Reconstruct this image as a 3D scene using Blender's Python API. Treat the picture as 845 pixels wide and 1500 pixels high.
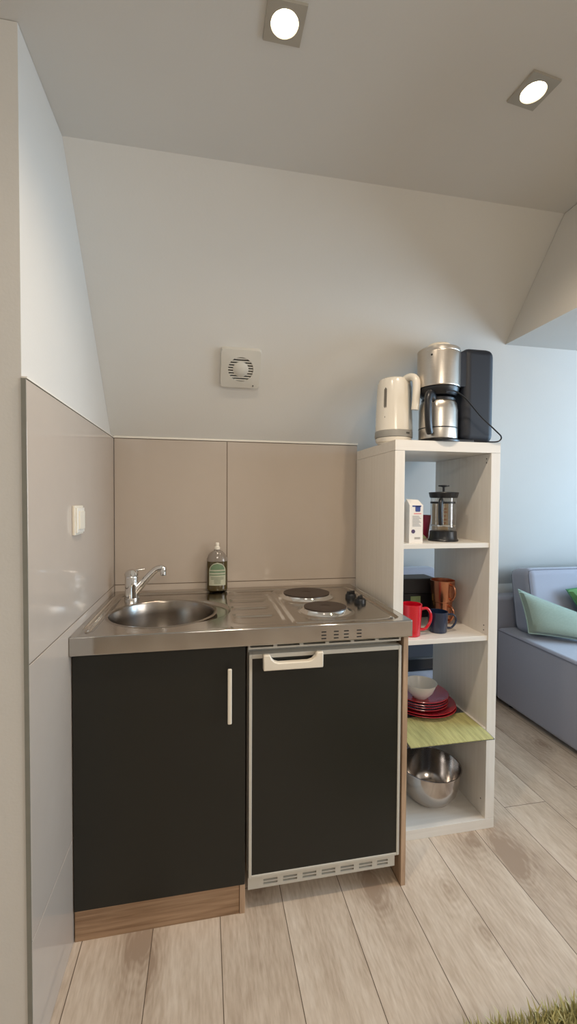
import bpy, bmesh, math, random
from mathutils import Vector, Matrix
from math import pi, sin, cos, radians, sqrt

for o in list(bpy.data.objects): bpy.data.objects.remove(o)
SC = bpy.context.scene
COL = SC.collection
random.seed(7)

# ------------------------------------------------------------------ camera
F_PX, YAW, PITCH, ROLL = 628.76, -0.192, -0.0268, 0.0056
cam_d = bpy.data.cameras.new('camera'); cam = bpy.data.objects.new('camera', cam_d); COL.objects.link(cam)
fw = Vector((-sin(YAW)*cos(PITCH), cos(YAW)*cos(PITCH), sin(PITCH)))
rt = Vector((cos(YAW), sin(YAW), 0)); up = rt.cross(fw)
r2 = rt*cos(ROLL)+up*sin(ROLL); u2 = -rt*sin(ROLL)+up*cos(ROLL)
M = Matrix((r2, u2, -fw)).transposed().to_4x4(); M.translation = Vector((0.3622, -1.8436, 1.2479))
cam.matrix_world = M
cam_d.sensor_fit = 'VERTICAL'; cam_d.sensor_height = 36.0; cam_d.lens = 36.0*F_PX/1500.0
cam_d.clip_start = 0.02
SC.camera = cam

# ------------------------------------------------------------------ colour management, world, lights
vs = SC.view_settings
vs.view_transform = 'Standard'; vs.look = 'None'; vs.gamma = 1.0; vs.use_curve_mapping = False
vs.exposure = 0.2
W = bpy.data.worlds.new('world'); SC.world = W; W.use_nodes = True
W.node_tree.nodes['Background'].inputs[0].default_value = (0.55, 0.72, 1.0, 1)
W.node_tree.nodes['Background'].inputs[1].default_value = 1.0

def area(name, loc, target, sx, sy, power, colr, spread=180):
    l = bpy.data.lights.new(name, 'AREA'); l.shape = 'RECTANGLE'; l.size = sx; l.size_y = sy
    l.energy = power; l.color = colr; l.spread = radians(spread)
    o = bpy.data.objects.new(name, l); COL.objects.link(o); o.location = loc
    o.rotation_euler = (Vector(target)-Vector(loc)).to_track_quat('-Z', 'Y').to_euler()
    return o
# daylight at the side window; rear window and its light are added, unseen fill (lights stand just inside the panes)
area('window_daylight_side', (3.53, -0.72, 1.30), (1.9, 0.12, 0.80), 1.4, 0.9, 39, (0.48, 0.74, 1.0), 150)
area('rear_window_fill', (3.53, -2.6, 1.42), (0, -2.3, 1.5), 1.3, 1.1, 28, (0.97, 0.97, 0.96))
# unseen fill light added behind the camera to brighten near wall and floor
area('rear_fill_light', (0.5, -2.9, 2.17), (0.45, -2.2, 0.9), 0.5, 0.5, 16, (1.0, 0.89, 0.74))
LAMP_W = 22.0
CEIL = 2.211

# ------------------------------------------------------------------ helpers
def srgb(r, g, b):
    f = lambda c: (c/255/12.92) if c/255 <= 0.04045 else ((c/255+0.055)/1.055)**2.4
    return (f(r), f(g), f(b), 1)

def mat(name, colr, rough=0.5, metal=0.0, noise=0.0, nscale=60, bump=0.0, bscale=200, coat=0.0, spec=0.5, stretch=None, sheen=0.0, aniso=0.0, emit=None):
    m = bpy.data.materials.new(name); m.use_nodes = True
    nt = m.node_tree; b = nt.nodes['Principled BSDF']
    b.inputs['Base Color'].default_value = colr; b.inputs['Roughness'].default_value = rough
    b.inputs['Metallic'].default_value = metal; b.inputs['Specular IOR Level'].default_value = spec
    b.inputs['Coat Weight'].default_value = coat; b.inputs['Coat Roughness'].default_value = 0.08
    b.inputs['Sheen Weight'].default_value = sheen; b.inputs['Anisotropic'].default_value = aniso
    if emit:
        b.inputs['Emission Color'].default_value = emit[0]; b.inputs['Emission Strength'].default_value = emit[1]
    tc = nt.nodes.new('ShaderNodeTexCoord'); mp = nt.nodes.new('ShaderNodeMapping')
    nt.links.new(tc.outputs['Object'], mp.inputs[0])
    if stretch: mp.inputs['Scale'].default_value = stretch
    if noise > 0:
        n = nt.nodes.new('ShaderNodeTexNoise'); n.inputs['Scale'].default_value = nscale; n.inputs['Detail'].default_value = 5
        nt.links.new(mp.outputs[0], n.inputs['Vector'])
        mx = nt.nodes.new('ShaderNodeMix'); mx.data_type = 'RGBA'
        mx.inputs[6].default_value = tuple(max(0, c*(1-noise)) for c in colr[:3])+(1,)
        mx.inputs[7].default_value = tuple(min(1, c*(1+noise)) for c in colr[:3])+(1,)
        nt.links.new(n.outputs[0], mx.inputs[0]); nt.links.new(mx.outputs[2], b.inputs['Base Color'])
    if bump > 0:
        n2 = nt.nodes.new('ShaderNodeTexNoise'); n2.inputs['Scale'].default_value = bscale; n2.inputs['Detail'].default_value = 4
        nt.links.new(mp.outputs[0], n2.inputs['Vector'])
        bp = nt.nodes.new('ShaderNodeBump'); bp.inputs['Strength'].default_value = bump; bp.inputs['Distance'].default_value = 0.002
        nt.links.new(n2.outputs[0], bp.inputs['Height']); nt.links.new(bp.outputs[0], b.inputs['Normal'])
    return m

def math_node(nt, op, a, b=None, c=None):
    n = nt.nodes.new('ShaderNodeMath'); n.operation = op
    for i, v in enumerate((a, b, c)):
        if v is None: continue
        if isinstance(v, (int, float)): n.inputs[i].default_value = v
        else: nt.links.new(v, n.inputs[i])
    return n.outputs[0]

def floor_material():
    m = bpy.data.materials.new('oak_laminate'); m.use_nodes = True; nt = m.node_tree; L = nt.links
    b = nt.nodes['Principled BSDF']; mn = lambda *a: math_node(nt, *a)
    tc = nt.nodes.new('ShaderNodeTexCoord'); sp = nt.nodes.new('ShaderNodeSeparateXYZ'); L.new(tc.outputs['Object'], sp.inputs[0])
    X, Y = sp.outputs[0], sp.outputs[1]
    u = mn('DIVIDE', mn('SUBTRACT', X, 0.022), 0.1925); row = mn('FLOOR', u); fu = mn('SUBTRACT', u, row)
    wn = nt.nodes.new('ShaderNodeTexWhiteNoise'); wn.noise_dimensions = '1D'; L.new(row, wn.inputs['W'])
    off = mn('MULTIPLY', wn.outputs[0], 7.31)
    off = mn('ADD', mn('MULTIPLY', row, 0.478), 0.7)
    v = mn('ADD', mn('DIVIDE', mn('ADD', Y, 0.325), 1.29), mn('SUBTRACT', off, 0.7+0.478*8)); col_ = mn('FLOOR', v); fv = mn('SUBTRACT', v, col_)
    pid = mn('ADD', mn('MULTIPLY', row, 13.7), mn('MULTIPLY', col_, 5.31))
    wn2 = nt.nodes.new('ShaderNodeTexWhiteNoise'); wn2.noise_dimensions = '1D'; L.new(pid, wn2.inputs['W'])
    # distance to seams
    du = mn('MULTIPLY', mn('MINIMUM', fu, mn('SUBTRACT', 1.0, fu)), 0.1925)
    dv = mn('MULTIPLY', mn('MINIMUM', fv, mn('SUBTRACT', 1.0, fv)), 1.29)
    seam = mn('LESS_THAN', mn('MINIMUM', du, dv), 0.0011)
    # grain coordinates, shifted per plank
    cb = nt.nodes.new('ShaderNodeCombineXYZ')
    L.new(mn('ADD', mn('MULTIPLY', X, 1.0), mn('MULTIPLY', wn2.outputs[0], 31)), cb.inputs[0]); L.new(mn('MULTIPLY', Y, 0.16), cb.inputs[1]); L.new(mn('MULTIPLY', pid, 0.77), cb.inputs[2])
    n1 = nt.nodes.new('ShaderNodeTexNoise'); n1.inputs['Scale'].default_value = 7; n1.inputs['Detail'].default_value = 3; n1.inputs['Distortion'].default_value = 0.6; L.new(cb.outputs[0], n1.inputs['Vector'])
    n2 = nt.nodes.new('ShaderNodeTexNoise'); n2.inputs['Scale'].default_value = 130; n2.inputs['Detail'].default_value = 4; L.new(cb.outputs[0], n2.inputs['Vector'])
    # knots
    kb = nt.nodes.new('ShaderNodeCombineXYZ'); L.new(mn('ADD', mn('MULTIPLY', fu, 0.40), mn('MULTIPLY', row, 17.3)), kb.inputs[0]); L.new(mn('ADD', mn('MULTIPLY', Y, 1.25), mn('MULTIPLY', wn2.outputs[0], 9)), kb.inputs[1]); 
    vo = nt.nodes.new('ShaderNodeTexVoronoi'); vo.voronoi_dimensions = '2D'; vo.inputs['Scale'].default_value = 1.6; vo.inputs['Randomness'].default_value = 1.0; L.new(kb.outputs[0], vo.inputs['Vector'])
    kd = mn('ADD', vo.outputs['Distance'], mn('MULTIPLY', mn('SUBTRACT', n1.outputs[0], 0.5), 0.45))
    knot = mn('SUBTRACT', 1.0, mn('MINIMUM', mn('DIVIDE', kd, 0.20), 1.0)); 
    rings = mn('MULTIPLY', mn('SUBTRACT', 1.0, mn('MINIMUM', mn('DIVIDE', kd, 0.33), 1.0)), mn('ADD', 0.5, mn('MULTIPLY', mn('SINE', mn('MULTIPLY', kd, 130)), 0.5)))
    ramp = nt.nodes.new('ShaderNodeValToRGB'); e = ramp.color_ramp.elements
    e[0].position = 0.26; e[0].color = srgb(164, 141, 120); e[1].position = 0.68; e[1].color = srgb(220, 203, 184)
    x = e.new(0.5) if hasattr(e, 'new') else None
    if x: x.color = srgb(201, 181, 160)
    g = mn('ADD', mn('MULTIPLY', n1.outputs[0], 0.58), mn('MULTIPLY', n2.outputs[0], 0.42))
    g = mn('ADD', g, mn('MULTIPLY', mn('SUBTRACT', wn2.outputs[0], 0.5), 0.10))
    g = mn('SUBTRACT', g, mn('ADD', mn('MULTIPLY', mn('MULTIPLY', knot, knot), 0.30), mn('MULTIPLY', rings, 0.09)))
    L.new(g, ramp.inputs[0])
    mx = nt.nodes.new('ShaderNodeMix'); mx.data_type = 'RGBA'; mx.inputs[7].default_value = srgb(98, 80, 64); L.new(seam, mx.inputs[0]); L.new(ramp.outputs[0], mx.inputs[6])
    L.new(mx.outputs[2], b.inputs['Base Color']); b.inputs['Roughness'].default_value = 0.42; b.inputs['Specular IOR Level'].default_value = 0.35
    bu = nt.nodes.new('ShaderNodeBump'); bu.inputs['Strength'].default_value = 0.25; bu.inputs['Distance'].default_value = 0.001
    L.new(mn('SUBTRACT', n2.outputs[0], seam), bu.inputs['Height']); L.new(bu.outputs[0], b.inputs['Normal'])
    return m

def wood(name, dark, light, axis='Z', scale=1.0, rough=0.5):
    m = bpy.data.materials.new(name); m.use_nodes = True; nt = m.node_tree; L = nt.links; b = nt.nodes['Principled BSDF']
    tc = nt.nodes.new('ShaderNodeTexCoord'); mp = nt.nodes.new('ShaderNodeMapping'); L.new(tc.outputs['Object'], mp.inputs[0])
    s = {'X': (2, 40, 40), 'Y': (40, 2, 40), 'Z': (40, 40, 2)}[axis]; mp.inputs['Scale'].default_value = tuple(v*scale for v in s)
    n = nt.nodes.new('ShaderNodeTexNoise'); n.inputs['Scale'].default_value = 2.2; n.inputs['Detail'].default_value = 6; n.inputs['Distortion'].default_value = 0.4; L.new(mp.outputs[0], n.inputs['Vector'])
    r = nt.nodes.new('ShaderNodeValToRGB'); r.color_ramp.elements[0].color = dark; r.color_ramp.elements[0].position = 0.3; r.color_ramp.elements[1].color = light; r.color_ramp.elements[1].position = 0.7
    L.new(n.outputs[0], r.inputs[0]); L.new(r.outputs[0], b.inputs['Base Color']); b.inputs['Roughness'].default_value = rough
    return m

def clear_glass(name, tint=(1, 1, 1, 1), gloss=0.06):
    m = bpy.data.materials.new(name); m.use_nodes = True; nt = m.node_tree; nt.nodes.remove(nt.nodes['Principled BSDF'])
    out = nt.nodes['Material Output']; t = nt.nodes.new('ShaderNodeBsdfTransparent'); t.inputs[0].default_value = tint
    g = nt.nodes.new('ShaderNodeBsdfGlossy'); g.inputs['Roughness'].default_value = 0.03
    f = nt.nodes.new('ShaderNodeLayerWeight'); f.inputs[0].default_value = 0.25
    mu = math_node(nt, 'ADD', math_node(nt, 'MULTIPLY', f.outputs['Facing'], 0.55), gloss)
    mx = nt.nodes.new('ShaderNodeMixShader'); nt.links.new(mu, mx.inputs[0]); nt.links.new(t.outputs[0], mx.inputs[1]); nt.links.new(g.outputs[0], mx.inputs[2])
    nt.links.new(mx.outputs[0], out.inputs[0]); return m

def stripe_mat(name, c1, c2, axis=0, scale=120, rough=0.7):
    m = bpy.data.materials.new(name); m.use_nodes = True; nt = m.node_tree; L = nt.links; b = nt.nodes['Principled BSDF']
    tc = nt.nodes.new('ShaderNodeTexCoord'); sp = nt.nodes.new('ShaderNodeSeparateXYZ'); L.new(tc.outputs['Object'], sp.inputs[0])
    n = nt.nodes.new('ShaderNodeTexNoise'); n.inputs['Scale'].default_value = 14; n.inputs['Detail'].default_value = 2
    mp = nt.nodes.new('ShaderNodeMapping'); mp.inputs['Scale'].default_value = (6, 0.7, 1) if axis == 0 else (0.7, 6, 1); L.new(tc.outputs['Object'], mp.inputs[0]); L.new(mp.outputs[0], n.inputs['Vector'])
    s = math_node(nt, 'SINE', math_node(nt, 'MULTIPLY', sp.outputs[axis], scale*2*pi))
    f = math_node(nt, 'ADD', math_node(nt, 'MULTIPLY', s, 0.22), n.outputs[0])
    r = nt.nodes.new('ShaderNodeValToRGB'); r.color_ramp.elements[0].position = 0.25; r.color_ramp.elements[1].position = 0.6
    r.color_ramp.elements[0].color = c1; r.color_ramp.elements[1].color = c2
    L.new(f, r.inputs[0]); L.new(r.outputs[0], b.inputs['Base Color']); b.inputs['Roughness'].default_value = rough
    bu = nt.nodes.new('ShaderNodeBump'); bu.inputs['Strength'].default_value = 0.6; bu.inputs['Distance'].default_value = 0.001; L.new(s, bu.inputs['Height']); L.new(bu.outputs[0], b.inputs['Normal'])
    return m

# ---- geometry helpers: every add_* works in world coordinates on a bmesh
def nb(): return bmesh.new()
def add_box(bm, x0, x1, y0, y1, z0, z1, bev=0.0, seg=2, mtx=None):
    r = bmesh.ops.create_cube(bm, size=1.0); vv = r['verts']
    for v in vv: v.co = Vector(((x0+x1)/2+v.co.x*(x1-x0), (y0+y1)/2+v.co.y*(y1-y0), (z0+z1)/2+v.co.z*(z1-z0)))
    if bev > 0:
        ed = {e for v in vv for e in v.link_edges}
        res = bmesh.ops.bevel(bm, geom=list(ed), offset=bev, segments=seg, affect='EDGES', profile=0.5)
        vv = list({v for f in res['faces'] for v in f.verts} | {v for v in vv if v.is_valid})
    if mtx is not None:
        for v in vv: v.co = mtx @ v.co
    return vv
def add_lathe(bm, prof, cx, cy, seg=48, sx=1.0, sy=1.0, a0=0.0, a1=2*pi, mtx=None, capb=False, capt=False):
    full = abs(a1-a0-2*pi) < 1e-6; n = seg if full else seg+1; rows = []
    for (r, z) in prof:
        row = []
        if r < 1e-6 and full:
            v = bm.verts.new((cx, cy, z)); row = [v]*n
        else:
            for i in range(n):
                a = a0+(a1-a0)*i/seg; row.append(bm.verts.new((cx+r*sx*cos(a), cy+r*sy*sin(a), z)))
        rows.append(row)
    for k in range(len(rows)-1):
        A, B = rows[k], rows[k+1]
        for i in range(seg):
            j = (i+1) % n
            q = [A[i], A[j], B[j], B[i]]; qq = []
            for v in q:
                if v not in qq: qq.append(v)
            if len(qq) >= 3:
                try: bm.faces.new(qq)
                except ValueError: pass
    if capb and full: bm.faces.new(list(reversed(rows[0])))
    if capt and full: bm.faces.new(rows[-1])
    if mtx is not None:
        for v in {v for r in rows for v in r}: v.co = mtx @ v.co
def smooth_path(pts, n=8):
    P = [Vector(p) for p in pts]; out = []
    for i in range(len(P)-1):
        p0 = P[max(i-1, 0)]; p1 = P[i]; p2 = P[i+1]; p3 = P[min(i+2, len(P)-1)]
        for k in range(n):
            t = k/n; out.append(0.5*((2*p1)+(-p0+p2)*t+(2*p0-5*p1+4*p2-p3)*t*t+(-p0+3*p1-3*p2+p3)*t**3))
    out.append(P[-1]); return out
def add_tube(bm, pts, rad, seg=12, flat=1.0, smooth=8, close=False):
    P = smooth_path(pts, smooth) if smooth else [Vector(p) for p in pts]
    rr = rad if callable(rad) else (lambda t: rad)
    up_ = Vector((0, 0, 1)); prev = None; rows = []
    for i, p in enumerate(P):
        d = (P[min(i+1, len(P)-1)]-P[max(i-1, 0)]).normalized()
        if prev is None:
            a = d.cross(up_); a = a if a.length > 1e-3 else d.cross(Vector((1, 0, 0)))
        else: a = prev-d*prev.dot(d)
        a.normalize(); prev = a; b = d.cross(a); R = rr(i/(len(P)-1))
        rows.append([bm.verts.new(p+a*R*cos(2*pi*k/seg)+b*R*flat*sin(2*pi*k/seg)) for k in range(seg)])
    for A, B in zip(rows, rows[1:]):
        for k in range(seg): bm.faces.new([A[k], A[(k+1) % seg], B[(k+1) % seg], B[k]])
    bm.faces.new(list(reversed(rows[0]))); bm.faces.new(rows[-1])
def add_prism(bm, poly, axis, a, b):
    """extrude a closed outline (list of 2-tuples) between a and b along axis"""
    def P(p, t):
        return {'x': (t, p[0], p[1]), 'y': (p[0], t, p[1]), 'z': (p[0], p[1], t)}[axis]
    A = [bm.verts.new(P(p, a)) for p in poly]; B = [bm.verts.new(P(p, b)) for p in poly]
    bm.faces.new(A); bm.faces.new(list(reversed(B)))
    n = len(poly)
    for i in range(n): bm.faces.new([A[i], B[i], B[(i+1) % n], A[(i+1) % n]])
def rrect(x0, x1, y0, y1, r, n=6):
    out = []
    for (cx, cy, a) in ((x1-r, y1-r, 0), (x0+r, y1-r, pi/2), (x0+r, y0+r, pi), (x1-r, y0+r, 3*pi/2)):
        for k in range(n+1):
            t = a+pi/2*k/n; out.append((cx+r*cos(t), cy+r*sin(t)))
    return out

def wl(o):
    v = Vector((0, 0, 0))
    while o: v += o.location; o = o.parent
    return v
def obj(name, bm, m, parent=None, base=None, label=None, sharp=35):
    bmesh.ops.remove_doubles(bm, verts=bm.verts, dist=1e-6)
    bmesh.ops.recalc_face_normals(bm, faces=bm.faces)
    me = bpy.data.meshes.new(name); bm.to_mesh(me); bm.free()
    me.materials.append(m)
    for p in me.polygons: p.use_smooth = True
    me.set_sharp_from_angle(angle=radians(sharp))
    o = bpy.data.objects.new(name, me); COL.objects.link(o)
    if parent: o.parent = parent; me.transform(Matrix.Translation(-wl(parent)))
    elif base: me.transform(Matrix.Translation(-Vector(base))); o.location = base
    wnm = o.modifiers.new('weighted_normals', 'WEIGHTED_NORMAL'); wnm.keep_sharp = True; wnm.weight = 80
    if label: o['label'] = label
    return o
def thing(name, label, cat, loc=(0, 0, 0), group=None):
    o = bpy.data.objects.new(name, None); COL.objects.link(o); o.location = loc; o.empty_display_size = 0.05
    o['label'] = label; o['category'] = cat
    if group: o['group'] = group
    return o
def tag(o, label, cat, group=None):
    o['label'] = label; o['category'] = cat
    if group: o['group'] = group
    return o
def struct(name, bm, m, sharp=35):
    o = obj(name, bm, m, sharp=sharp); o['kind'] = 'structure'; return o
def dup(root, loc, label):
    r = root.copy(); COL.objects.link(r); r.location = loc; r['label'] = label
    for ch in list(root.children):
        c = ch.copy(); COL.objects.link(c); c.parent = r
        for g in ch.children:
            d = g.copy(); COL.objects.link(d); d.parent = c
    return r
def at(bm_fn, *a, **k):
    bm = nb(); bm_fn(bm, *a, **k); return bm

# ------------------------------------------------------------------ materials
M_wall = mat('white_paint', srgb(212, 208, 201), 0.55, noise=0.02, nscale=8, bump=0.12, bscale=160)
M_ceil = mat('ceiling_paint', srgb(214, 211, 205), 0.5, noise=0.02, nscale=6, bump=0.1, bscale=140)
M_tile = mat('beige_tile', srgb(184, 171, 158), 0.10, noise=0.03, nscale=9, bump=0.35, bscale=5, spec=0.5)
M_grout = mat('grout', srgb(112, 98, 84), 0.8, noise=0.1)
M_edge = mat('tile_edge_trim', srgb(128, 126, 116), 0.5, noise=0.12, nscale=30)
M_white_trim = mat('white_silicone', srgb(226, 220, 208), 0.4)
M_steel = mat('brushed_steel', (0.50, 0.47, 0.43, 1), 0.15, 1.0, noise=0.05, nscale=40, bump=0.05, bscale=60, stretch=(1, 14, 14))
M_steel_bowl = mat('satin_steel', (0.34, 0.30, 0.26, 1), 0.24, 1.0, noise=0.08, nscale=20, bump=0.05, bscale=120)
M_polish = mat('polished_steel', (0.50, 0.49, 0.47, 1), 0.10, 1.0, noise=0.04, nscale=12)
M_chrome = mat('chrome', (0.80, 0.79, 0.77, 1), 0.05, 1.0)
M_brush_v = mat('brushed_steel_upright', (0.62, 0.57, 0.51, 1), 0.28, 1.0, noise=0.10, nscale=30, stretch=(1, 1, 20), aniso=0.5)
M_door = mat('charcoal_laminate', srgb(32, 31, 26), 0.42, noise=0.10, nscale=4, spec=0.4, bump=0.04, bscale=300)
M_oak = wood('oak_veneer', srgb(128, 98, 72), srgb(172, 140, 110), 'X')
M_oak_v = wood('oak_edge', srgb(150, 120, 94), srgb(196, 166, 138), 'Z')
M_fridge = mat('fridge_enamel', srgb(196, 190, 178), 0.4, noise=0.03)
M_cream = mat('cream_plastic', srgb(226, 216, 198), 0.35, noise=0.02)
M_dark = mat('dark_void', srgb(18, 18, 18), 0.7)
M_shelf = wood('white_foil', srgb(220, 213, 203), srgb(227, 221, 212), 'Z', 0.8, 0.42)
M_shelf_h = wood('white_foil_across', srgb(220, 213, 203), srgb(227, 221, 212), 'X', 0.8, 0.42)
M_black = mat('black_plastic', srgb(26, 27, 31), 0.35, noise=0.05)
M_slate = mat('dark_blue_black_plastic', srgb(22, 28, 40), 0.55, noise=0.06)
M_hot = mat('cast_iron', srgb(58, 46, 38), 0.45, 0.3, noise=0.12, nscale=30, bump=0.1, bscale=200)
M_white_pl = mat('white_plastic', srgb(232, 226, 214), 0.25, noise=0.01, coat=0.3)
M_grey_pl = mat('grey_plastic', srgb(150, 148, 142), 0.4)
M_smoke = mat('smoked_window', srgb(112, 106, 98), 0.25)
M_red = mat('red_ceramic', srgb(196, 16, 36), 0.15, coat=0.5)
M_red_pl = mat('red_glazed_stoneware', srgb(158, 22, 34), 0.2, noise=0.05, coat=0.4)
M_plum = mat('plum_plastic', srgb(128, 30, 58), 0.35)
M_navy = mat('navy_enamel', srgb(26, 40, 66), 0.18, coat=0.5)
M_copper = mat('copper', (0.60, 0.27, 0.16, 1), 0.24, 1.0, noise=0.12, nscale=25)
M_bowlw = mat('white_ceramic', srgb(216, 212, 206), 0.3)
M_sofa = mat('grey_fabric', srgb(144, 142, 150), 0.9, noise=0.12, nscale=500, bump=0.35, bscale=900, sheen=0.3)
M_sofa_s = mat('grey_piping', srgb(112, 110, 118), 0.9, noise=0.1, nscale=300)
M_sage = mat('sage_green_fabric', srgb(132, 142, 126), 0.9, noise=0.16, nscale=60, bump=0.4, bscale=300, stretch=(1, 4, 4), sheen=0.2)
M_leafy = mat('leaf_green_fabric', srgb(86, 130, 76), 0.85, noise=0.55, nscale=22, bump=0.2)
M_mat1 = stripe_mat('green_bamboo', srgb(146, 138, 84), srgb(196, 190, 126), 0, 190)
M_mat2 = stripe_mat('dark_bamboo', srgb(56, 60, 62), srgb(88, 92, 92), 0, 190)
M_glass = clear_glass('clear_glass', (0.93, 0.93, 0.92, 1))
M_lamp = mat('lamp_glow', (1, 1, 1, 1), 0.4, emit=((1.0, 0.86, 0.62, 1), 28.0))
M_frame_l = mat('lamp_housing', srgb(176, 170, 158), 0.4, 0.25)

# ================================================================== SETTING
S = 1.2085                                   # fall of the sloped roof
ZT = 1.504                                   # its height over the kitchen wall
def zs(y): return ZT-S*y
YC = -(CEIL-ZT)/S                            # where slope meets the flat ceiling
X0, X1, YB, YK = -1.3, 3.6, -3.6, 0.66
XW = 1.034                                   # end of the kitchen wall box

struct('floor', at(add_box, X0, X1+0.1, YB-0.1, YK+0.1, -0.06, 0.0), floor_material())
bm = nb(); add_box(bm, X0-0.1, X1+0.1, YB-0.1, YC, CEIL, CEIL+0.08)
struct('ceiling', bm, M_ceil)
bm = nb()                                     # sloped roof slab
add_prism(bm, [(YC, CEIL), (YC, CEIL+0.08), (YK+0.1, zs(YK+0.1)+0.10), (YK+0.1, zs(YK+0.1))], 'x', X0-0.1, X1+0.1)
struct('ceiling_slope', bm, M_ceil, sharp=20)
XB, ZB = 1.539, 1.8755
yb = -(ZB-ZT)/S
bm = nb()                                     # lowered box on the right
e_ = 0.002
add_prism(bm, [(yb, ZB), (-1.45, ZB), (-1.45, CEIL-e_), (YC-0.002, CEIL-e_)], 'x', XB, X1-0.002)
struct('ceiling_lowered', bm, M_wall)
# kitchen wall box (low wall under the slope)
bm = nb(); add_prism(bm, [(0.008, 0), (0.30, 0), (0.30, zs(0.30)-0.002), (0.008, zs(0.008)-0.002)], 'x', -0.012, XW)
wb = struct('wall_back', bm, M_wall)
bm = nb()
TX = [0.0, 0.4535, XW]; TZ = [0.0, 0.30, 0.899, 1.497]; g = 0.0016
for i in range(2):
    for k in range(3):
        add_box(bm, TX[i]+g, TX[i+1]-g*(i == 0), 0.0, 0.008, TZ[k]+g, TZ[k+1]-g, 0.0008, 1)
obj('tiles', bm, M_tile, wb)
obj('grout', at(add_box, 0.0, XW-0.001, 0.0015, 0.009, 0.0, 1.497), M_grout, wb)
obj('tile_trim', at(add_box, 0.0, XW+0.002, -0.004, 0.0078, 1.4975, 1.5055, 0.001, 1), M_white_trim, wb)
bm = nb(); add_box(bm, XW+0.001, X1, YK, YK+0.08, 0, zs(YK)+0.02); struct('wall_knee', bm, M_wall)
# left wall: plaster above, tiles below, and the wall end that faces the camera
YN = -0.862
bm = nb(); add_prism(bm, [(YN, 0), (YN, CEIL-0.001), (YC, CEIL-0.001), (0.0, zs(0)-0.002), (0.0075, 0)], 'x', -0.14, -0.010)
wlft = struct('wall_left', bm, M_wall)
bm = nb()
for k in range(3): add_box(bm, -0.008, 0.0, YN-0.001, -0.001, TZ[k]+g, TZ[k+1]-g, 0.0008, 1)
obj('tiles', bm, M_tile, wlft)
obj('grout', at(add_box, -0.0095, -0.0015, YN+0.0005, -0.001, 0.0, 1.497), M_grout, wlft)
obj('tile_edge', at(add_box, -0.0098, -0.0004, YN-0.0035, YN-0.0015, 0.0, 1.497), M_edge, wlft, label='grey unfinished edge of the tiling')
obj('tile_trim', at(add_box, -0.0095, 0.001, YN-0.001, -0.001, 1.4975, 1.501), M_white_trim, wlft)
struct('wall_left_return', at(add_box, X0, -0.141, YN, YN+0.1, 0, CEIL-0.001), M_wall)
struct('wall_left_outer', at(add_box, X0-0.08, X0, YB, YN+0.1, 0, CEIL), M_wall)

def wall_with_hole(name, axis, pos, a0, a1, b0, b1, z0, z1, h, th, sgn):
    bm = nb(); parts = [(a0, b0, 0, h), (b1, a1, 0, h), (b0, b1, 0, z0), (b0, b1, z1, h)]
    for (u0, u1, w0, w1) in parts:
        if axis == 'x': add_box(bm, pos, pos+th*sgn, u0, u1, w0, w1)
        else: add_box(bm, u0, u1, pos, pos+th*sgn, w0, w1)
    return struct(name, bm, M_wall)
M_frame = mat('window_frame_white', srgb(228, 228, 226), 0.3)
def window(name, axis, pos, b0, b1, z0, z1, sgn):
    bm = nb(); t = 0.05
    def bx(u0, u1, w0, w1, d0, d1, bm=bm):
        p0, p1 = sorted((pos+sgn*d0, pos+sgn*d1))
        if axis == 'x': add_box(bm, p0, p1, u0, u1, w0, w1, 0.003, 1)
        else: add_box(bm, u0, u1, p0, p1, w0, w1, 0.003, 1)
    bx(b0, b0+t, z0, z1, 0.01, 0.07); bx(b1-t, b1, z0, z1, 0.01, 0.07); bx(b0+t, b1-t, z0, z0+t, 0.01, 0.07); bx(b0+t, b1-t, z1-t, z1, 0.01, 0.07)
    mid = (b0+b1)/2; bx(mid-0.03, mid+0.03, z0+t, z1-t, 0.01, 0.07)
    w = struct(name, bm, M_frame)
    bm2 = nb(); bx(b0+t, b1-t, z0+t, z1-t, 0.035, 0.041, bm2); obj('pane', bm2, M_glass, w)
wr = wall_with_hole('wall_right', 'x', X1, -1.75, YK+0.1, -1.55, 0.05, 0.82, 1.82, CEIL, 0.1, 1)
wall_with_hole('wall_right_rear', 'x', X1, YB, -1.7505, -3.30, -1.90, 0.82, 2.05, CEIL, 0.1, 1)
window('window_1', 'x', X1, -1.55, 0.05, 0.82, 1.82, 1)
struct('wall_rear', at(add_box, X0, X1, YB-0.1, YB, 0, CEIL), M_wall)
window('rear_fill_window', 'x', X1, -3.30, -1.90, 0.82, 2.05, 1)  # unseen window added to go with the rear fill light

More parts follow.
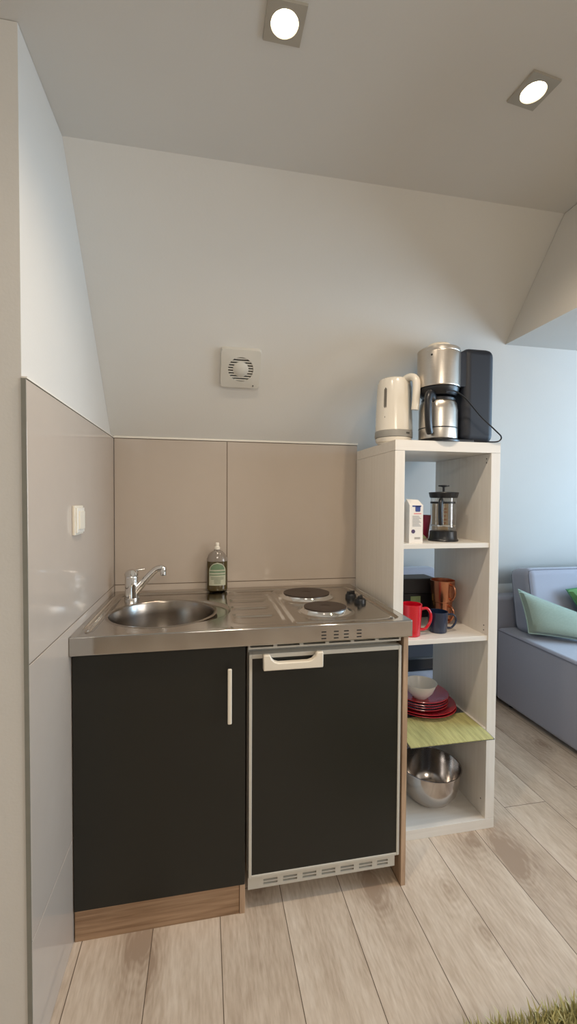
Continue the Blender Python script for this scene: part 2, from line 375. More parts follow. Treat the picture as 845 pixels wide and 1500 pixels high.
# ================================================================== CEILING LAMPS
def downlight(loc, label, tilt):
    t = thing('ceiling_spotlight', label, 'ceiling light', loc, 'recessed ceiling spotlights')
    x, y, z = loc; R = Matrix.Translation(Vector(loc)) @ Matrix.Rotation(tilt, 4, 'Z') @ Matrix.Translation(-Vector(loc))
    bm = nb(); h = 0.039; ri = 0.028; N = 48
    out = []; inn = []; out2 = []; inn2 = []
    for i in range(N):
        a = 2*pi*i/N; c, s = cos(a), sin(a); k = h/max(abs(c), abs(s))
        out.append(bm.verts.new((x+k*c, y+k*s, z-0.005))); out2.append(bm.verts.new((x+k*c*1.02, y+k*s*1.02, z)))
        inn.append(bm.verts.new((x+ri*c, y+ri*s, z-0.006))); inn2.append(bm.verts.new((x+(ri-0.004)*c, y+(ri-0.004)*s, z-0.001)))
    for i in range(N):
        j = (i+1) % N
        for A, B in ((out2, out), (out, inn), (inn, inn2)): bm.faces.new([A[i], A[j], B[j], B[i]])
    for v in bm.verts: v.co = R @ v.co
    obj('frame', bm, M_frame_l, t, label='square metal frame')
    obj('lamp', at(add_lathe, [(0.0, z-0.0052), (0.012, z-0.0052), (0.0185, z-0.0045), (0.0215, z-0.001)], x, y, 32), M_lamp, t, label='glowing warm white bulb')
    l = bpy.data.lights.new('spot_bulb', 'SPOT'); l.energy = LAMP_W; l.color = (1.0, 0.84, 0.66); l.spot_size = radians(150); l.spot_blend = 0.9; l.shadow_soft_size = 0.024
    o = bpy.data.objects.new('bulb_light', l); COL.objects.link(o); o.parent = t; o.location = (0, 0, -0.012)
downlight((0.519, -0.968, CEIL), 'glowing recessed ceiling spotlight above the sink side of the kitchenette', 0)
downlight((1.116, -0.940, CEIL), 'glowing square recessed ceiling spotlight above the white shelf unit side', radians(6))

# ================================================================== EXTRACTOR FAN on the slope
fc = Vector((0.493, -0.203, zs(-0.203)))
ang = math.atan2(S, 1.0)
nrm = Vector((0, -S, -1)).normalized()           # out of the slope into the room
ex = Vector((1, 0, 0)); ey = nrm.cross(ex).normalized()
if ey.z < 0: ey = -ey
FM = Matrix((ex, ey, ex.cross(ey))).transposed().to_4x4()
if (FM.to_3x3() @ Vector((0, 0, 1))).dot(nrm) < 0: FM = Matrix((ex, ey, -ex.cross(ey))).transposed().to_4x4()
FM.translation = fc
t = thing('extractor_fan', 'square white extractor fan with round louvred centre on the sloped ceiling', 'extractor fan', tuple(fc))
M_fan = mat('fan_white_plastic', srgb(206, 202, 192), 0.4)
h = 0.0755
bm = nb(); N = 64; o1 = []; o2 = []; i1 = []; i2 = []; ri = 0.047
pl = []; N = 96
for q in range(N):
    a_ = 2*pi*q/N; c_, s_ = cos(a_), sin(a_); k_ = (abs(c_)**14+abs(s_)**14)**(-1/14); pl.append((h*k_*c_, h*k_*s_))
for (px, py) in pl:
    a = math.atan2(py, px)
    o1.append(bm.verts.new(FM @ Vector((px, py, 0.0)))); o2.append(bm.verts.new(FM @ Vector((px*0.97, py*0.97, 0.017))))
    i1.append(bm.verts.new(FM @ Vector((ri*cos(a), ri*sin(a), 0.021)))); i2.append(bm.verts.new(FM @ Vector((ri*cos(a), ri*sin(a), 0.004))))
for i in range(N):
    j = (i+1) % N
    for A, B in ((o1, o2), (o2, i1), (i1, i2)): bm.faces.new([A[i], A[j], B[j], B[i]])
obj('housing', bm, M_fan, t)
obj('fan_opening', at(add_lathe, [(0, 0.003), (ri+0.001, 0.003)], 0, 0, 48, mtx=FM), M_dark, t, label='dark opening behind the louvres')
bm = nb()
for k in range(-4, 5):
    yy = k*0.0102
    w = sqrt(max(0, ri*ri-yy*yy))
    if w > 0.005: add_box(bm, -w, w, yy-0.0024, yy+0.0024, 0.015, 0.0195, mtx=FM)
obj('louvre', bm, M_fan, t)
obj('hub', at(add_lathe, [(0.029, 0.012), (0.029, 0.0195), (0.022, 0.0235), (0.010, 0.026), (0, 0.0265)], 0, 0, 40, mtx=FM), M_fan, t)
obj('indicator', at(add_lathe, [(0.0022, 0.015), (0.0022, 0.021), (0, 0.0215)], 0.05, -0.062, 12, mtx=FM), M_dark, t, label='tiny dark indicator at the lower right corner')

# ================================================================== LIGHT SWITCH on left tiles
t = thing('light_switch', 'white double frame light switch on the beige tiled left wall', 'light switch', (0, -0.522, 1.15))
obj('back_frame', at(add_box, 0.0, 0.008, -0.562, -0.480, 1.147, 1.230, 0.002, 2), M_cream, t)
obj('plate', at(add_box, 0.008, 0.013, -0.556, -0.486, 1.153, 1.224, 0.0015, 2), M_white_pl, t)
rk = at(add_box, 0.012, 0.0175, -0.545, -0.497, 1.163, 1.214, 0.0015, 2)
obj('rocker', rk, M_cream, t)

# ================================================================== WORKTOP
H = 0.873
t_top = thing('steel_worktop', 'brushed stainless steel kitchenette worktop with round sink and two hotplates', 'worktop', (0.5, -0.3, 0.80))
def sdf_rr(x, y, x0, x1, y0, y1, r):
    cx, cy = (x0+x1)/2, (y0+y1)/2; qx = abs(x-cx)-(x1-x0)/2+r; qy = abs(y-cy)-(y1-y0)/2+r
    return sqrt(max(qx, 0)**2+max(qy, 0)**2)+min(max(qx, qy), 0)-r
def st(d, w=0.006):
    v = min(max(0.5-d/w, 0), 1); return v*v*(3-2*v)
BX, BY, BR = 0.222, -0.345, 0.172
def zo(x, y):
    z = -0.0065*st(sdf_rr(x, y, 0.03, 0.975, -0.572, -0.055, 0.03), 0.010)
    # overflow shelf right of the bowl
    z += -0.010*st(sqrt((x-0.30)**2+(y+0.335)**2)-0.146, 0.010)*st(-(sqrt((x-BX)**2+(y-BY)**2)-BR)-0.001, 0.004)
    # trough on the left
    z += -0.003*st(sdf_rr(x, y, 0.018, 0.045, -0.53, -0.10, 0.012), 0.007)
    # drainer with ribs
    dr = st(sdf_rr(x, y, 0.452, 0.612, -0.52, -0.10, 0.03), 0.010)
    z += -0.004*dr
    for yy in (-0.20, -0.31, -0.42): z += 0.0045*st(sdf_rr(x, y, 0.455, 0.590, yy-0.020, yy+0.020, 0.018), 0.008)
    # hob platform
    z += 0.005*st(sdf_rr(x, y, 0.635, 0.965, -0.56, -0.07, 0.03), 0.012)
    z += 0.004*st(sqrt((x-0.752)**2+(y+0.215)**2)-0.108, 0.014)+0.004*st(sqrt((x-0.764)**2+(y+0.440)**2)-0.090, 0.014)
    return H+z
bm = nb(); PX1 = 0.444; NA = 180; rings = 44; prev = None
angs = [2*pi*i/NA for i in range(NA)]
for k in range(rings+1):
    f = k/rings; row = []
    for a in angs:
        c, s = cos(a), sin(a)
        ks = []
        if c > 1e-9: ks.append((PX1-BX)/c)
        if c < -1e-9: ks.append((0.0008-BX)/c)
        if s > 1e-9: ks.append((-0.001-BY)/s)
        if s < -1e-9: ks.append((-0.6-BY)/s)
        R = BR+(min(ks)-BR)*f; x, y = BX+R*c, BY+R*s; row.append(bm.verts.new((x, y, zo(x, y))))
    if prev:
        for i in range(NA): bm.faces.new([prev[i], prev[(i+1) % NA], row[(i+1) % NA], row[i]])
    prev = row
nx, ny = 140, 150; grid = []
XR = 1.002
for i in range(nx+1):
    x = PX1+(XR-PX1)*i/nx; grid.append([bm.verts.new((x, -0.6+(0.599)*j/ny, zo(x, -0.6+0.599*j/ny))) for j in range(ny+1)])
for i in range(nx):
    for j in range(ny): bm.faces.new([grid[i][j], grid[i+1][j], grid[i+1][j+1], grid[i][j+1]])
obj('top_sheet', bm, M_steel, t_top, sharp=60)
# fill the four wedge corners of the radial patch
bm = nb()
add_box(bm, 0.0008, XR, -0.6035, -0.597, H-0.0515, H+0.0009, 0.0030, 3)
add_box(bm, XR-0.001, XR+0.0015, -0.6015, -0.003, H-0.0515, H+0.0006, 0.0008, 1)
obj('front_apron', bm, M_polish, t_top, label='polished steel front lip')
for gx in (0.714, 0.753, 0.785, 0.826):
    for gz in (0.852, 0.842, 0.832): obj('vent_slot', at(add_box, gx-0.0075, gx+0.0075, -0.6042, -0.6030, gz-0.0016, gz+0.0016), M_dark, t_top, label='dark ventilation slot in the front lip')
bm = nb()
pr = [(BR+0.0105, H-0.0068), (BR+0.006, H-0.0045), (BR, H-0.0055), (BR-0.004, H-0.011), (BR-0.010, H-0.05), (BR-0.016, H-0.10), (BR-0.032, H-0.128), (BR-0.065, H-0.138), (0.05, H-0.142), (0.034, H-0.143), (0.033, H-0.148), (0, H-0.149)]
add_lathe(bm, pr, BX, BY, 96)
obj('sink_bowl', bm, M_steel_bowl, t_top, label='round sink bowl')
obj('drain_strainer', at(add_lathe, [(0.033, H-0.145), (0.030, H-0.1425), (0.012, H-0.1435), (0, H-0.143)], BX, BY, 32), M_chrome, t_top)
for (cx, cy, r) in ((0.752, -0.215, 0.090), (0.764, -0.440, 0.0725)):
    z = zo(cx+r, cy)
    hp = obj('hotplate', at(add_lathe, [(0, z+0.013), (0.018, z+0.0128), (0.021, z+0.0142), (r-0.006, z+0.0148), (r, z+0.0135), (r, z+0.004)], cx, cy, 64), M_hot, t_top, label='dark cast iron hotplate')
    obj('rim', at(add_lathe, [(r-0.001, z+0.011), (r+0.003, z+0.0105), (r+0.006, z+0.005), (r+0.013, z+0.0005), (r+0.015, z-0.001)], cx, cy, 64), M_chrome, hp, label='shiny steel ring')
for (cx, cy, a) in ((0.918, -0.262, 0.5), (0.926, -0.342, 0.9)):
    z = H-0.002
    kn = obj('control_knob', at(add_lathe, [(0.022, z), (0.021, z+0.012), (0.018, z+0.016), (0, z+0.017)], cx, cy, 32), M_black, t_top, label='black knob')
    R = Matrix.Translation((cx, cy, 0)) @ Matrix.Rotation(a, 4, 'Z')
    obj('grip', at(add_box, -0.019, 0.019, -0.0045, 0.0045, z+0.012, z+0.027, 0.002, 2, mtx=R), M_black, kn)

# ================================================================== TAP
fx, fy = 0.088, -0.125
t = thing('kitchen_tap', 'chrome single lever tap with slanted spout at the back left of the sink', 'tap', (fx, fy, H-0.007))
z0 = H-0.007
obj('tap_body', at(add_lathe, [(0.0, z0), (0.028, z0), (0.0285, z0+0.006), (0.0265, z0+0.010), (0.0255, z0+0.05), (0.026, z0+0.085), (0.023, z0+0.092), (0, z0+0.095)], fx, fy, 40), M_chrome, t)
bm = nb(); add_tube(bm, [(fx+0.012, fy-0.005, z0+0.028), (fx+0.045, fy-0.012, z0+0.068), (fx+0.085, fy-0.020, z0+0.112), (fx+0.108, fy-0.026, z0+0.122), (fx+0.118, fy-0.028, z0+0.120)], lambda s: 0.0145-0.0035*s, 16)
obj('spout', bm, M_chrome, t)
obj('aerator', at(add_lathe, [(0, z0+0.094), (0.0105, z0+0.094), (0.0115, z0+0.098), (0.0115, z0+0.118), (0.009, z0+0.127), (0, z0+0.129)], fx+0.118, fy-0.028, 24), M_chrome, t)
bm = nb(); R = Matrix.Translation((fx, fy, z0+0.092)) @ Matrix.Rotation(radians(-8), 4, 'Y')
add_lathe(bm, [(0.0262, 0), (0.0265, 0.010), (0.019, 0.020), (0.008, 0.024), (0, 0.025)], 0, 0, 32, mtx=R)
add_box(bm, 0.0, 0.052, -0.009, 0.009, 0.014, 0.021, 0.003, 2, mtx=R)
obj('lever', bm, M_chrome, t)

# ================================================================== WASHING-UP LIQUID BOTTLE
bx, by = 0.412, -0.040
t = thing('soap_bottle', 'transparent washing-up liquid bottle with arched green label standing behind the sink', 'bottle', (bx, by, H))
M_soap = mat('olive_bottle', srgb(72, 60, 30), 0.12, noise=0.06, coat=0.5)
M_bot_top = mat('clear_bottle_top', srgb(132, 122, 112), 0.15, coat=0.4)
sc = dict(sx=1.0, sy=0.62)
obj('bottle_body', at(add_lathe, [(0, H+0.001), (0.038, H+0.001), (0.0425, H+0.008), (0.0425, H+0.10), (0.0425, H+0.122)], bx, by, 48, **sc), M_soap, t, label='olive green liquid')
obj('bottle_shoulder', at(add_lathe, [(0.0427, H+0.122), (0.0420, H+0.131), (0.036, H+0.147), (0.024, H+0.160), (0.012, H+0.168), (0.011, H+0.172)], bx, by, 48, **sc), M_bot_top, t, label='clear empty top of the bottle')
cap = at(add_lathe, [(0.0115, H+0.170), (0.0115, H+0.180), (0.008, H+0.183), (0.008, H+0.196), (0.005, H+0.199), (0, H+0.199)], bx, by, 24)
obj('cap', cap, M_white_pl, t, label='white cap')
M_lab = mat('label_green', srgb(104, 128, 98), 0.5, noise=0.2, nscale=60)
M_lab2 = mat('label_pale', srgb(178, 178, 156), 0.5, noise=0.15, nscale=150)
def lab(bm, z0_, z1_, half, off=0.0006):
    # a patch wrapped on the bottle front; half = half-width function of height 0..1
    n = 14; rows = []
    for k in range(9):
        f = k/8; z = z0_+(z1_-z0_)*f; hw = half(f) if callable(half) else half; row = []
        for i in range(n+1):
            x = -hw+2*hw*i/n; R_ = 0.0425+off; y = -0.62*sqrt(max(0, R_*R_-x*x))-off
            row.append(bm.verts.new((bx+x, by+y, z)))
        rows.append(row)
    for A, B in zip(rows, rows[1:]):
        for i in range(n): bm.faces.new([A[i], A[i+1], B[i+1], B[i]])
bm = nb(); lab(bm, H+0.024, H+0.083, 0.0335); lab(bm, H+0.083, H+0.118, lambda f: 0.0335*sqrt(max(0.001, 1-f*f)))
lb = obj('label', bm, M_lab2, t)
bm = nb(); lab(bm, H+0.089, H+0.114, lambda f: 0.029*sqrt(max(0.001, 1-f*f)), 0.0012)
lab(bm, H+0.077, H+0.083, 0.032, 0.0012); lab(bm, H+0.066, H+0.070, 0.032, 0.0012)
obj('label_print', bm, M_lab, lb, label='green print')
bm = nb()
for zz in (0.056, 0.050, 0.044, 0.038, 0.032): lab(bm, H+zz, H+zz+0.0018, 0.014 if zz < 0.05 else 0.026, 0.0012)
obj('label_text', bm, mat('label_ink', srgb(96, 108, 84), 0.6), lb, label='small lines of print')

# ================================================================== SINK CABINET
CX = 0.481
t = thing('sink_cabinet', 'charcoal-fronted base cabinet with oak plinth under the sink', 'cabinet', (0.24, -0.3, 0))
bm = nb()
add_box(bm, 0.003, 0.019, -0.562, -0.005, 0.0, 0.8205); add_box(bm, CX-0.016, CX, -0.562, -0.005, 0.0, 0.8205)
add_box(bm, 0.019, CX-0.016, -0.562, -0.005, 0.09, 0.106); add_box(bm, 0.019, CX-0.016, -0.012, -0.005, 0.106, 0.70)
obj('carcass', bm, M_oak_v, t)
obj('plinth', at(add_box, 0.003, CX-0.017, -0.576, -0.563, 0.0, 0.089, 0.0006, 1), M_oak, t, label='oak plinth board')
obj('plinth_edge', at(add_box, CX-0.016, CX, -0.578, -0.5625, 0.0, 0.089, 0.0006, 1), M_oak_v, t)
d = obj('door', at(add_box, 0.003, CX-0.001, -0.582, -0.564, 0.092, 0.817, 0.001, 1), M_door, t, label='charcoal door')
bm = nb(); add_box(bm, 0.4265, 0.4385, -0.610, -0.602, 0.598, 0.760, 0.003, 3); add_box(bm, 0.428, 0.437, -0.603, -0.581, 0.612, 0.622, 0.001, 1); add_box(bm, 0.428, 0.437, -0.603, -0.581, 0.736, 0.746, 0.001, 1)
obj('handle', bm, M_cream, d, label='slim pale bar handle')

# ================================================================== FRIDGE
FX0, FX1 = 0.489, 0.9775
t = thing('fridge', 'small built-in fridge with charcoal door and cream handle under the hotplates', 'fridge', (0.73, -0.3, 0.062))
obj('cabinet_body', at(add_box, FX0, FX1, -0.545, -0.04, 0.10, 0.8205, 0.002, 1), M_fridge, t)
bm = nb(); zA, zB = 0.802, 0.8195
add_box(bm, FX0, FX1, -0.575, -0.546, zA, zA+0.005); add_box(bm, FX0, FX1, -0.575, -0.546, zB-0.005, zB)
nsl = 6; wS = (FX1-FX0)/nsl
for k in range(nsl+1):
    x = FX0+k*wS; add_box(bm, max(FX0, x-0.006), min(FX1, x+0.006), -0.575, -0.546, zA+0.005, zB-0.005)
obj('top_vent', bm, M_fridge, t, label='slotted pale vent strip')
obj('vent_shadow_gap', at(add_box, FX0, FX1, -0.552, -0.5455, zA+0.004, zB-0.004), M_dark, t)
bm = nb(); f0, f1, g0, g1 = FX0+0.002, FX1-0.001, 0.107, 0.789
for q in ((f0, f0+0.009, g0, g1), (f1-0.009, f1, g0, g1), (f0+0.009, f1-0.009, g0, g0+0.008), (f0+0.009, f1-0.009, g1-0.013, g1)): add_box(bm, q[0], q[1], -0.583, -0.556, q[2], q[3], 0.001, 1)
dr = obj('door', bm, M_fridge, t, label='door in a pale metal frame')
obj('door_panel', at(add_box, f0+0.009, f1-0.009, -0.580, -0.560, g0+0.008, g1-0.013), M_door, dr, label='charcoal panel')
# handle: U shaped pull
hx0, hx1, hz0, hz1 = 0.531, 0.713, 0.745, 0.792
poly = [(hx0, hz0), (hx1, hz0), (hx1, hz1)]
inner = [(hx1-0.020, hz1), (hx1-0.024, hz1-0.012), (hx1-0.034, hz1-0.0215), (hx1-0.046, hz1-0.025), (hx0+0.046, hz1-0.025), (hx0+0.034, hz1-0.0215), (hx0+0.024, hz1-0.012), (hx0+0.020, hz1)]
poly = poly+inner+[(hx0, hz1)]
bm = nb(); add_prism(bm, poly, 'y', -0.606, -0.5835)
hd = obj('handle', bm, M_cream, dr, label='cream moulded pull handle', sharp=25)
bv = hd.modifiers.new('bevel', 'BEVEL'); bv.width = 0.003; bv.segments = 2
# lower grille
bm = nb(); gz0, gz1 = 0.066, 0.103; gy0, gy1 = -0.574, -0.566
add_box(bm, FX0+0.001, FX1-0.012, gy0, gy1, gz1-0.011, gz1); add_box(bm, FX0+0.001, FX1-0.012, gy0, gy1, gz0, gz0+0.009)
xs_ = [FX0+0.048+0.0615*k for k in range(7)]
edges = [(FX0+0.001, xs_[0])]
for k in range(6): edges.append((xs_[k]+0.044, xs_[k+1]))
edges.append((xs_[6]+0.044-0.008, FX1-0.012))
for (a, b) in edges:
    if b > a: add_box(bm, a, b, gy0, gy1, gz0+0.009, gz1-0.011)
for k in range(6): add_box(bm, xs_[k]-0.0002, xs_[k]+0.0442, gy0, gy1, gz0+0.0158, gz0+0.0192)
add_box(bm, xs_[6]-0.0002, xs_[6]+0.0362, gy0, gy1, gz0+0.0158, gz0+0.0192)
gr = obj('lower_grille', bm, M_fridge, t, label='pale slotted ventilation grille')
obj('grille_back', at(add_box, FX0+0.01, FX1-0.02, gy1+0.010, gy1+0.012, gz0+0.004, gz1-0.004), M_dark, gr)
for fxx in (FX0+0.04, FX1-0.04):
    for fyy in (-0.36, -0.09): obj('foot', at(add_lathe, [(0, 0), (0.016, 0), (0.016, 0.01), (0.008, 0.012), (0.008, 0.10)], fxx, fyy, 20), M_black, t)
tag(obj('upright_board', at(add_box, 0.985, 1.001, -0.580, -0.004, 0.0, 0.8205, 0.0006, 1), M_oak_v, base=(0.993, -0.3, 0)), 'narrow upright oak-look end panel between the fridge and the white shelf unit', 'panel')

# ================================================================== SHELF UNIT
SX0, SX1, SY0, SY1 = 1.0255, 1.4475, -0.413, -0.018
t = thing('shelf_unit', 'tall narrow white open shelf unit with four cubbies beside the kitchenette', 'shelf unit', ((SX0+SX1)/2, (SY0+SY1)/2, 0))
B = 0.038
obj('top_board', at(add_box, SX0, SX1, SY0, SY1, 1.467-B, 1.467, 0.0012, 2), M_shelf_h, t)
obj('side_board', at(add_box, SX0, SX0+B, SY0+0.0005, SY1, B+0.0004, 1.467-B-0.0004, 0.0012, 2), M_shelf, t)
rs = obj('side_board', at(add_box, SX1-B, SX1, SY0+0.0005, SY1, B+0.0004, 1.467-B-0.0004, 0.0012, 2), M_shelf, t)
obj('bottom_board', at(add_box, SX0, SX1, SY0, SY1, 0.0, B, 0.0012, 2), M_shelf_h, t)
SH = []
for k in range(1, 4):
    z = B+0.3337*k+0.018*k-0.018; z1_ = z+0.018; SH.append(z1_)
    obj('shelf_board', at(add_box, SX0+B, SX1-B, SY0+0.004, SY1, z, z1_, 0.0008, 1), M_shelf_h, t)
M_hole = mat('hole', srgb(70, 62, 54), 0.8)
for (z, y) in ((1.41, -0.385), (1.395, -0.385), (0.775, -0.385), (0.757, -0.385), (0.80, -0.05), (0.10, -0.385)):
    R = Matrix.Translation((SX1-B, y, z)) @ Matrix.Rotation(-pi/2, 4, 'Y'); bm = nb(); add_lathe(bm, [(0, 0.0004), (0.0028, 0.0004), (0.0028, -0.0001)], 0, 0, 12, mtx=R); obj('dowel_hole', bm, M_hole, rs, label='small dark dowel hole')
Z3, Z2, Z1, Z0, ZTOP = SH[2], SH[1], SH[0], B, 1.467

# ================================================================== KETTLE
kx, ky = 1.083, -0.272
t = thing('electric_kettle', 'white plastic electric kettle with grey base band on top of the shelf unit', 'kettle', (kx, ky, ZTOP))
z = ZTOP
obj('power_base', at(add_lathe, [(0, z), (0.060, z), (0.061, z+0.004), (0.0665, z+0.008), (0.070, z+0.020), (0.068, z+0.024), (0, z+0.024)], kx, ky, 56), M_white_pl, t)
obj('base_band', at(add_lathe, [(0.0, z+0.0245), (0.0715, z+0.0245), (0.0722, z+0.030), (0.0714, z+0.048), (0.0704, z+0.050)], kx, ky, 56), M_grey_pl, t, label='grey band round the foot')
body = at(add_lathe, [(0.0702, z+0.0502), (0.0685, z+0.12), (0.0650, z+0.20), (0.0630, z+0.232), (0.058, z+0.246), (0.045, z+0.253), (0.02, z+0.256), (0, z+0.2565)], kx, ky, 64)
obj('body', body, M_white_pl, t)
A = radians(-58); dx, dy = cos(A), sin(A)
bm = nb()
hp = [(0.042, 0.238), (0.062, 0.247), (0.082, 0.245), (0.095, 0.230), (0.097, 0.20), (0.095, 0.16), (0.092, 0.122)]
add_tube(bm, [(kx+r_*dx, ky+r_*dy, z+h_) for r_, h_ in hp], lambda s: 0.0175-0.0010*s, 16, flat=0.8)
obj('handle', bm, M_white_pl, t)
# grey recessed spine behind the handle
bm = nb(); n = 8; rows = []
for k in range(11):
    hz = 0.052+(0.222-0.052)*k/10; R_ = 0.0702-(0.0702-0.0640)*k/10+0.0012; row = []
    for i in range(n+1):
        a = A-0.10+0.75*i/n; row.append(bm.verts.new((kx+R_*cos(a), ky+R_*sin(a), z+hz)))
    rows.append(row)
for P_, Q_ in zip(rows, rows[1:]):
    for i in range(n): bm.faces.new([P_[i], P_[i+1], Q_[i+1], Q_[i]])
obj('handle_spine', bm, mat('pale_grey_plastic', srgb(184, 188, 188), 0.35), t, label='pale grey spine behind the handle')
bm = nb(); rows = []
for k in range(17):
    f = k/16; hz = 0.095+0.115*f; hw = 0.085*(sqrt(max(0.0, 1-((abs(f-0.5)-0.42)/0.08)**2)) if abs(f-0.5) > 0.42 else 1)+0.002
    R_ = 0.0697-(0.0702-0.0645)*(hz-0.05)/0.18+0.0008; row = [bm.verts.new((kx+R_*cos(radians(217)+hw*(i/4-1)), ky+R_*sin(radians(217)+hw*(i/4-1)), z+hz)) for i in range(9)]
    rows.append(row)
for P_, Q_ in zip(rows, rows[1:]):
    for i in range(8): bm.faces.new([P_[i], P_[i+1], Q_[i+1], Q_[i]])
obj('water_gauge', bm, M_smoke, t, label='grey water level window')
bm = nb()
for k, (aa, w_) in enumerate(((-75, 0.06), (-70, 0.05), (-65.5, 0.06))):
    for i in range(2):
        a = radians(aa)+i*0.05; R_ = 0.0722; vs_ = [bm.verts.new((kx+R_*cos(a+q), ky+R_*sin(a+q), z+zz)) for q, zz in ((0, 0.034), (0.032, 0.034), (0.032, 0.041), (0, 0.041))]; bm.faces.new(vs_)
obj('maker_mark', bm, M_dark, t, label='small dark lettering')

# ================================================================== COFFEE MAKER
cx, cy = 1.2255, -0.350
t = thing('coffee_maker', 'steel and black filter coffee machine with thermos jug on top of the shelf unit', 'coffee machine', (cx, cy, ZTOP))
z = ZTOP
tk = at(add_box, cx+0.075, cx+0.205, cy-0.052, cy+0.052, z, z+0.352, 0.030, 5)
obj('water_tank', tk, M_slate, t, label='tall dark tower')
bm = nb(); add_lathe(bm, [(0, z), (0.078, z), (0.079, z+0.006), (0.074, z+0.012), (0, z+0.012)], cx, cy, 56); add_box(bm, cx, cx+0.12, cy-0.05, cy+0.05, z, z+0.012, 0.003, 2)
obj('base_plate', bm, M_black, t)
obj('arm', at(add_box, cx+0.02, cx+0.10, cy-0.045, cy+0.045, z+0.205, z+0.335, 0.006, 2), M_slate, t)
fh = obj('filter_holder', at(add_lathe, [(0.0755, z+0.203), (0.0775, z+0.207), (0.0775, z+0.327), (0.0765, z+0.330), (0.0775, z+0.332), (0.0775, z+0.342), (0.073, z+0.346), (0, z+0.347)], cx, cy, 64), M_brush_v, t, label='brushed steel filter housing')
obj('lid', at(add_lathe, [(0.050, z+0.3465), (0.048, z+0.356), (0.040, z+0.366), (0.022, z+0.372), (0, z+0.373)], cx, cy, 48), M_cream, t, label='pale domed lid')
bm = nb(); R = Matrix.Translation((cx, cy, z+0.312)) @ Matrix.Rotation(radians(222), 4, 'Z') @ Matrix.Rotation(pi/2, 4, 'Y'); add_lathe(bm, [(0, 0.0785), (0.0035, 0.0785), (0.0035, 0.0765)], 0, 0, 16, mtx=R)
obj('badge', bm, M_dark, fh)
obj('drip_collar', at(add_lathe, [(0.072, z+0.203), (0.074, z+0.200), (0.072, z+0.186), (0.062, z+0.172), (0.0, z+0.170)], cx, cy, 56), M_black, t, label='black collar under the filter')
jug = obj('thermos_jug', at(add_lathe, [(0, z+0.0125), (0.069, z+0.0125), (0.0705, z+0.016), (0.0705, z+0.050), (0.0700, z+0.0505)], cx, cy, 64), M_brush_v, t, label='brushed steel jug')
obj('jug_ring', at(add_lathe, [(0.0700, z+0.0508), (0.0712, z+0.0512), (0.0712, z+0.0535), (0.0700, z+0.054)], cx, cy, 64), M_black, jug)
obj('jug_wall', at(add_lathe, [(0.0703, z+0.0542), (0.0700, z+0.12), (0.066, z+0.145), (0.060, z+0.153), (0.0, z+0.1535)], cx, cy, 64), M_brush_v, jug)
obj('jug_lid', at(add_lathe, [(0.060, z+0.1537), (0.061, z+0.162), (0.050, z+0.169), (0, z+0.1695)], cx, cy, 48), M_black, jug)
A = radians(222); dx, dy = cos(A), sin(A)
bm = nb(); add_tube(bm, [(cx+r_*dx, cy+r_*dy, z+h_) for r_, h_ in ((0.058, 0.158), (0.082, 0.166), (0.103, 0.158), (0.109, 0.13), (0.105, 0.08), (0.096, 0.045), (0.086, 0.030))], lambda s: 0.014-0.002*s, 14, flat=1.3)
obj('jug_handle', bm, M_black, jug, label='dark jug handle')
bm = nb(); add_tube(bm, [(cx-0.02, cy-0.085, z+0.172), (cx+0.015, cy-0.086, z+0.176), (cx+0.06, cy-0.087, z+0.150), (cx+0.12, cy-0.085, z+0.092), (cx+0.180, cy-0.083, z+0.045), (cx+0.212, cy-0.078, z+0.020), (cx+0.203, cy-0.070, z+0.004), (cx+0.165, cy-0.062, z+0.003)], 0.0026, 8)
obj('power_cord', bm, M_black, t, label='thin black cord looped over the front')

# ================================================================== CUBBY 1: carton, press, cup, tea box, sachet
px0, px1, py0, py1 = 1.101, 1.155, -0.378, -0.330
t = thing('drinks_carton', 'white drinks carton with blue and red print on the upper shelf', 'carton', ((px0+px1)/2, (py0+py1)/2, Z3))
M_card = mat('white_card', srgb(226, 218, 208), 0.5, noise=0.04, nscale=30)
bm = nb(); z = Z3
v = [bm.verts.new(p) for p in ((px0, py0, z), (px1, py0, z), (px1, py1, z), (px0, py1, z), (px0, py0, z+0.140), (px1, py0, z+0.140), (px1, py1, z+0.140), (px0, py1, z+0.140), (px0+0.001, (py0+py1)/2+0.004, z+0.163), (px1-0.006, (py0+py1)/2+0.004, z+0.160))]
for f in ((3, 2, 1, 0), (0, 1, 5, 4), (1, 2, 6, 5), (2, 3, 7, 6), (3, 0, 4, 7), (4, 5, 9, 8), (6, 7, 8, 9), (5, 6, 9), (7, 4, 8)): bm.faces.new([v[i] for i in f])
obj('carton_body', bm, M_card, t, sharp=15)
M_blue = mat('carton_blue', srgb(44, 62, 128), 0.5); M_pink = mat('carton_pink', srgb(214, 128, 124), 0.5); M_ink = mat('carton_ink', srgb(150, 146, 144), 0.6); M_plumi = mat('carton_purple', srgb(74, 52, 88), 0.5)
yy = py0-0.0006
bm = nb(); add_prism(bm, rrect(1.124, 1.144, z+0.116, z+0.137, 0.004), 'y', yy, py0); add_box(bm, 1.112, 1.147, yy, py0, z+0.134, z+0.139); obj('blue_print', bm, M_blue, t)
bm = nb(); add_box(bm, 1.118, 1.148, yy, py0, z+0.107, z+0.1105); obj('red_print', bm, M_pink, t)
bm = nb()
for k in range(9): add_box(bm, 1.113, 1.147-0.004*(k % 3), yy, py0, z+0.062+k*0.0046, z+0.0640+k*0.0046)
obj('small_print', bm, M_ink, t); bm = nb()
for k in range(9): add_box(bm, 1.122+k*0.0026, 1.1233+k*0.0026, yy, py0, z+0.014, z+0.022)
obj('barcode', bm, M_ink, t)
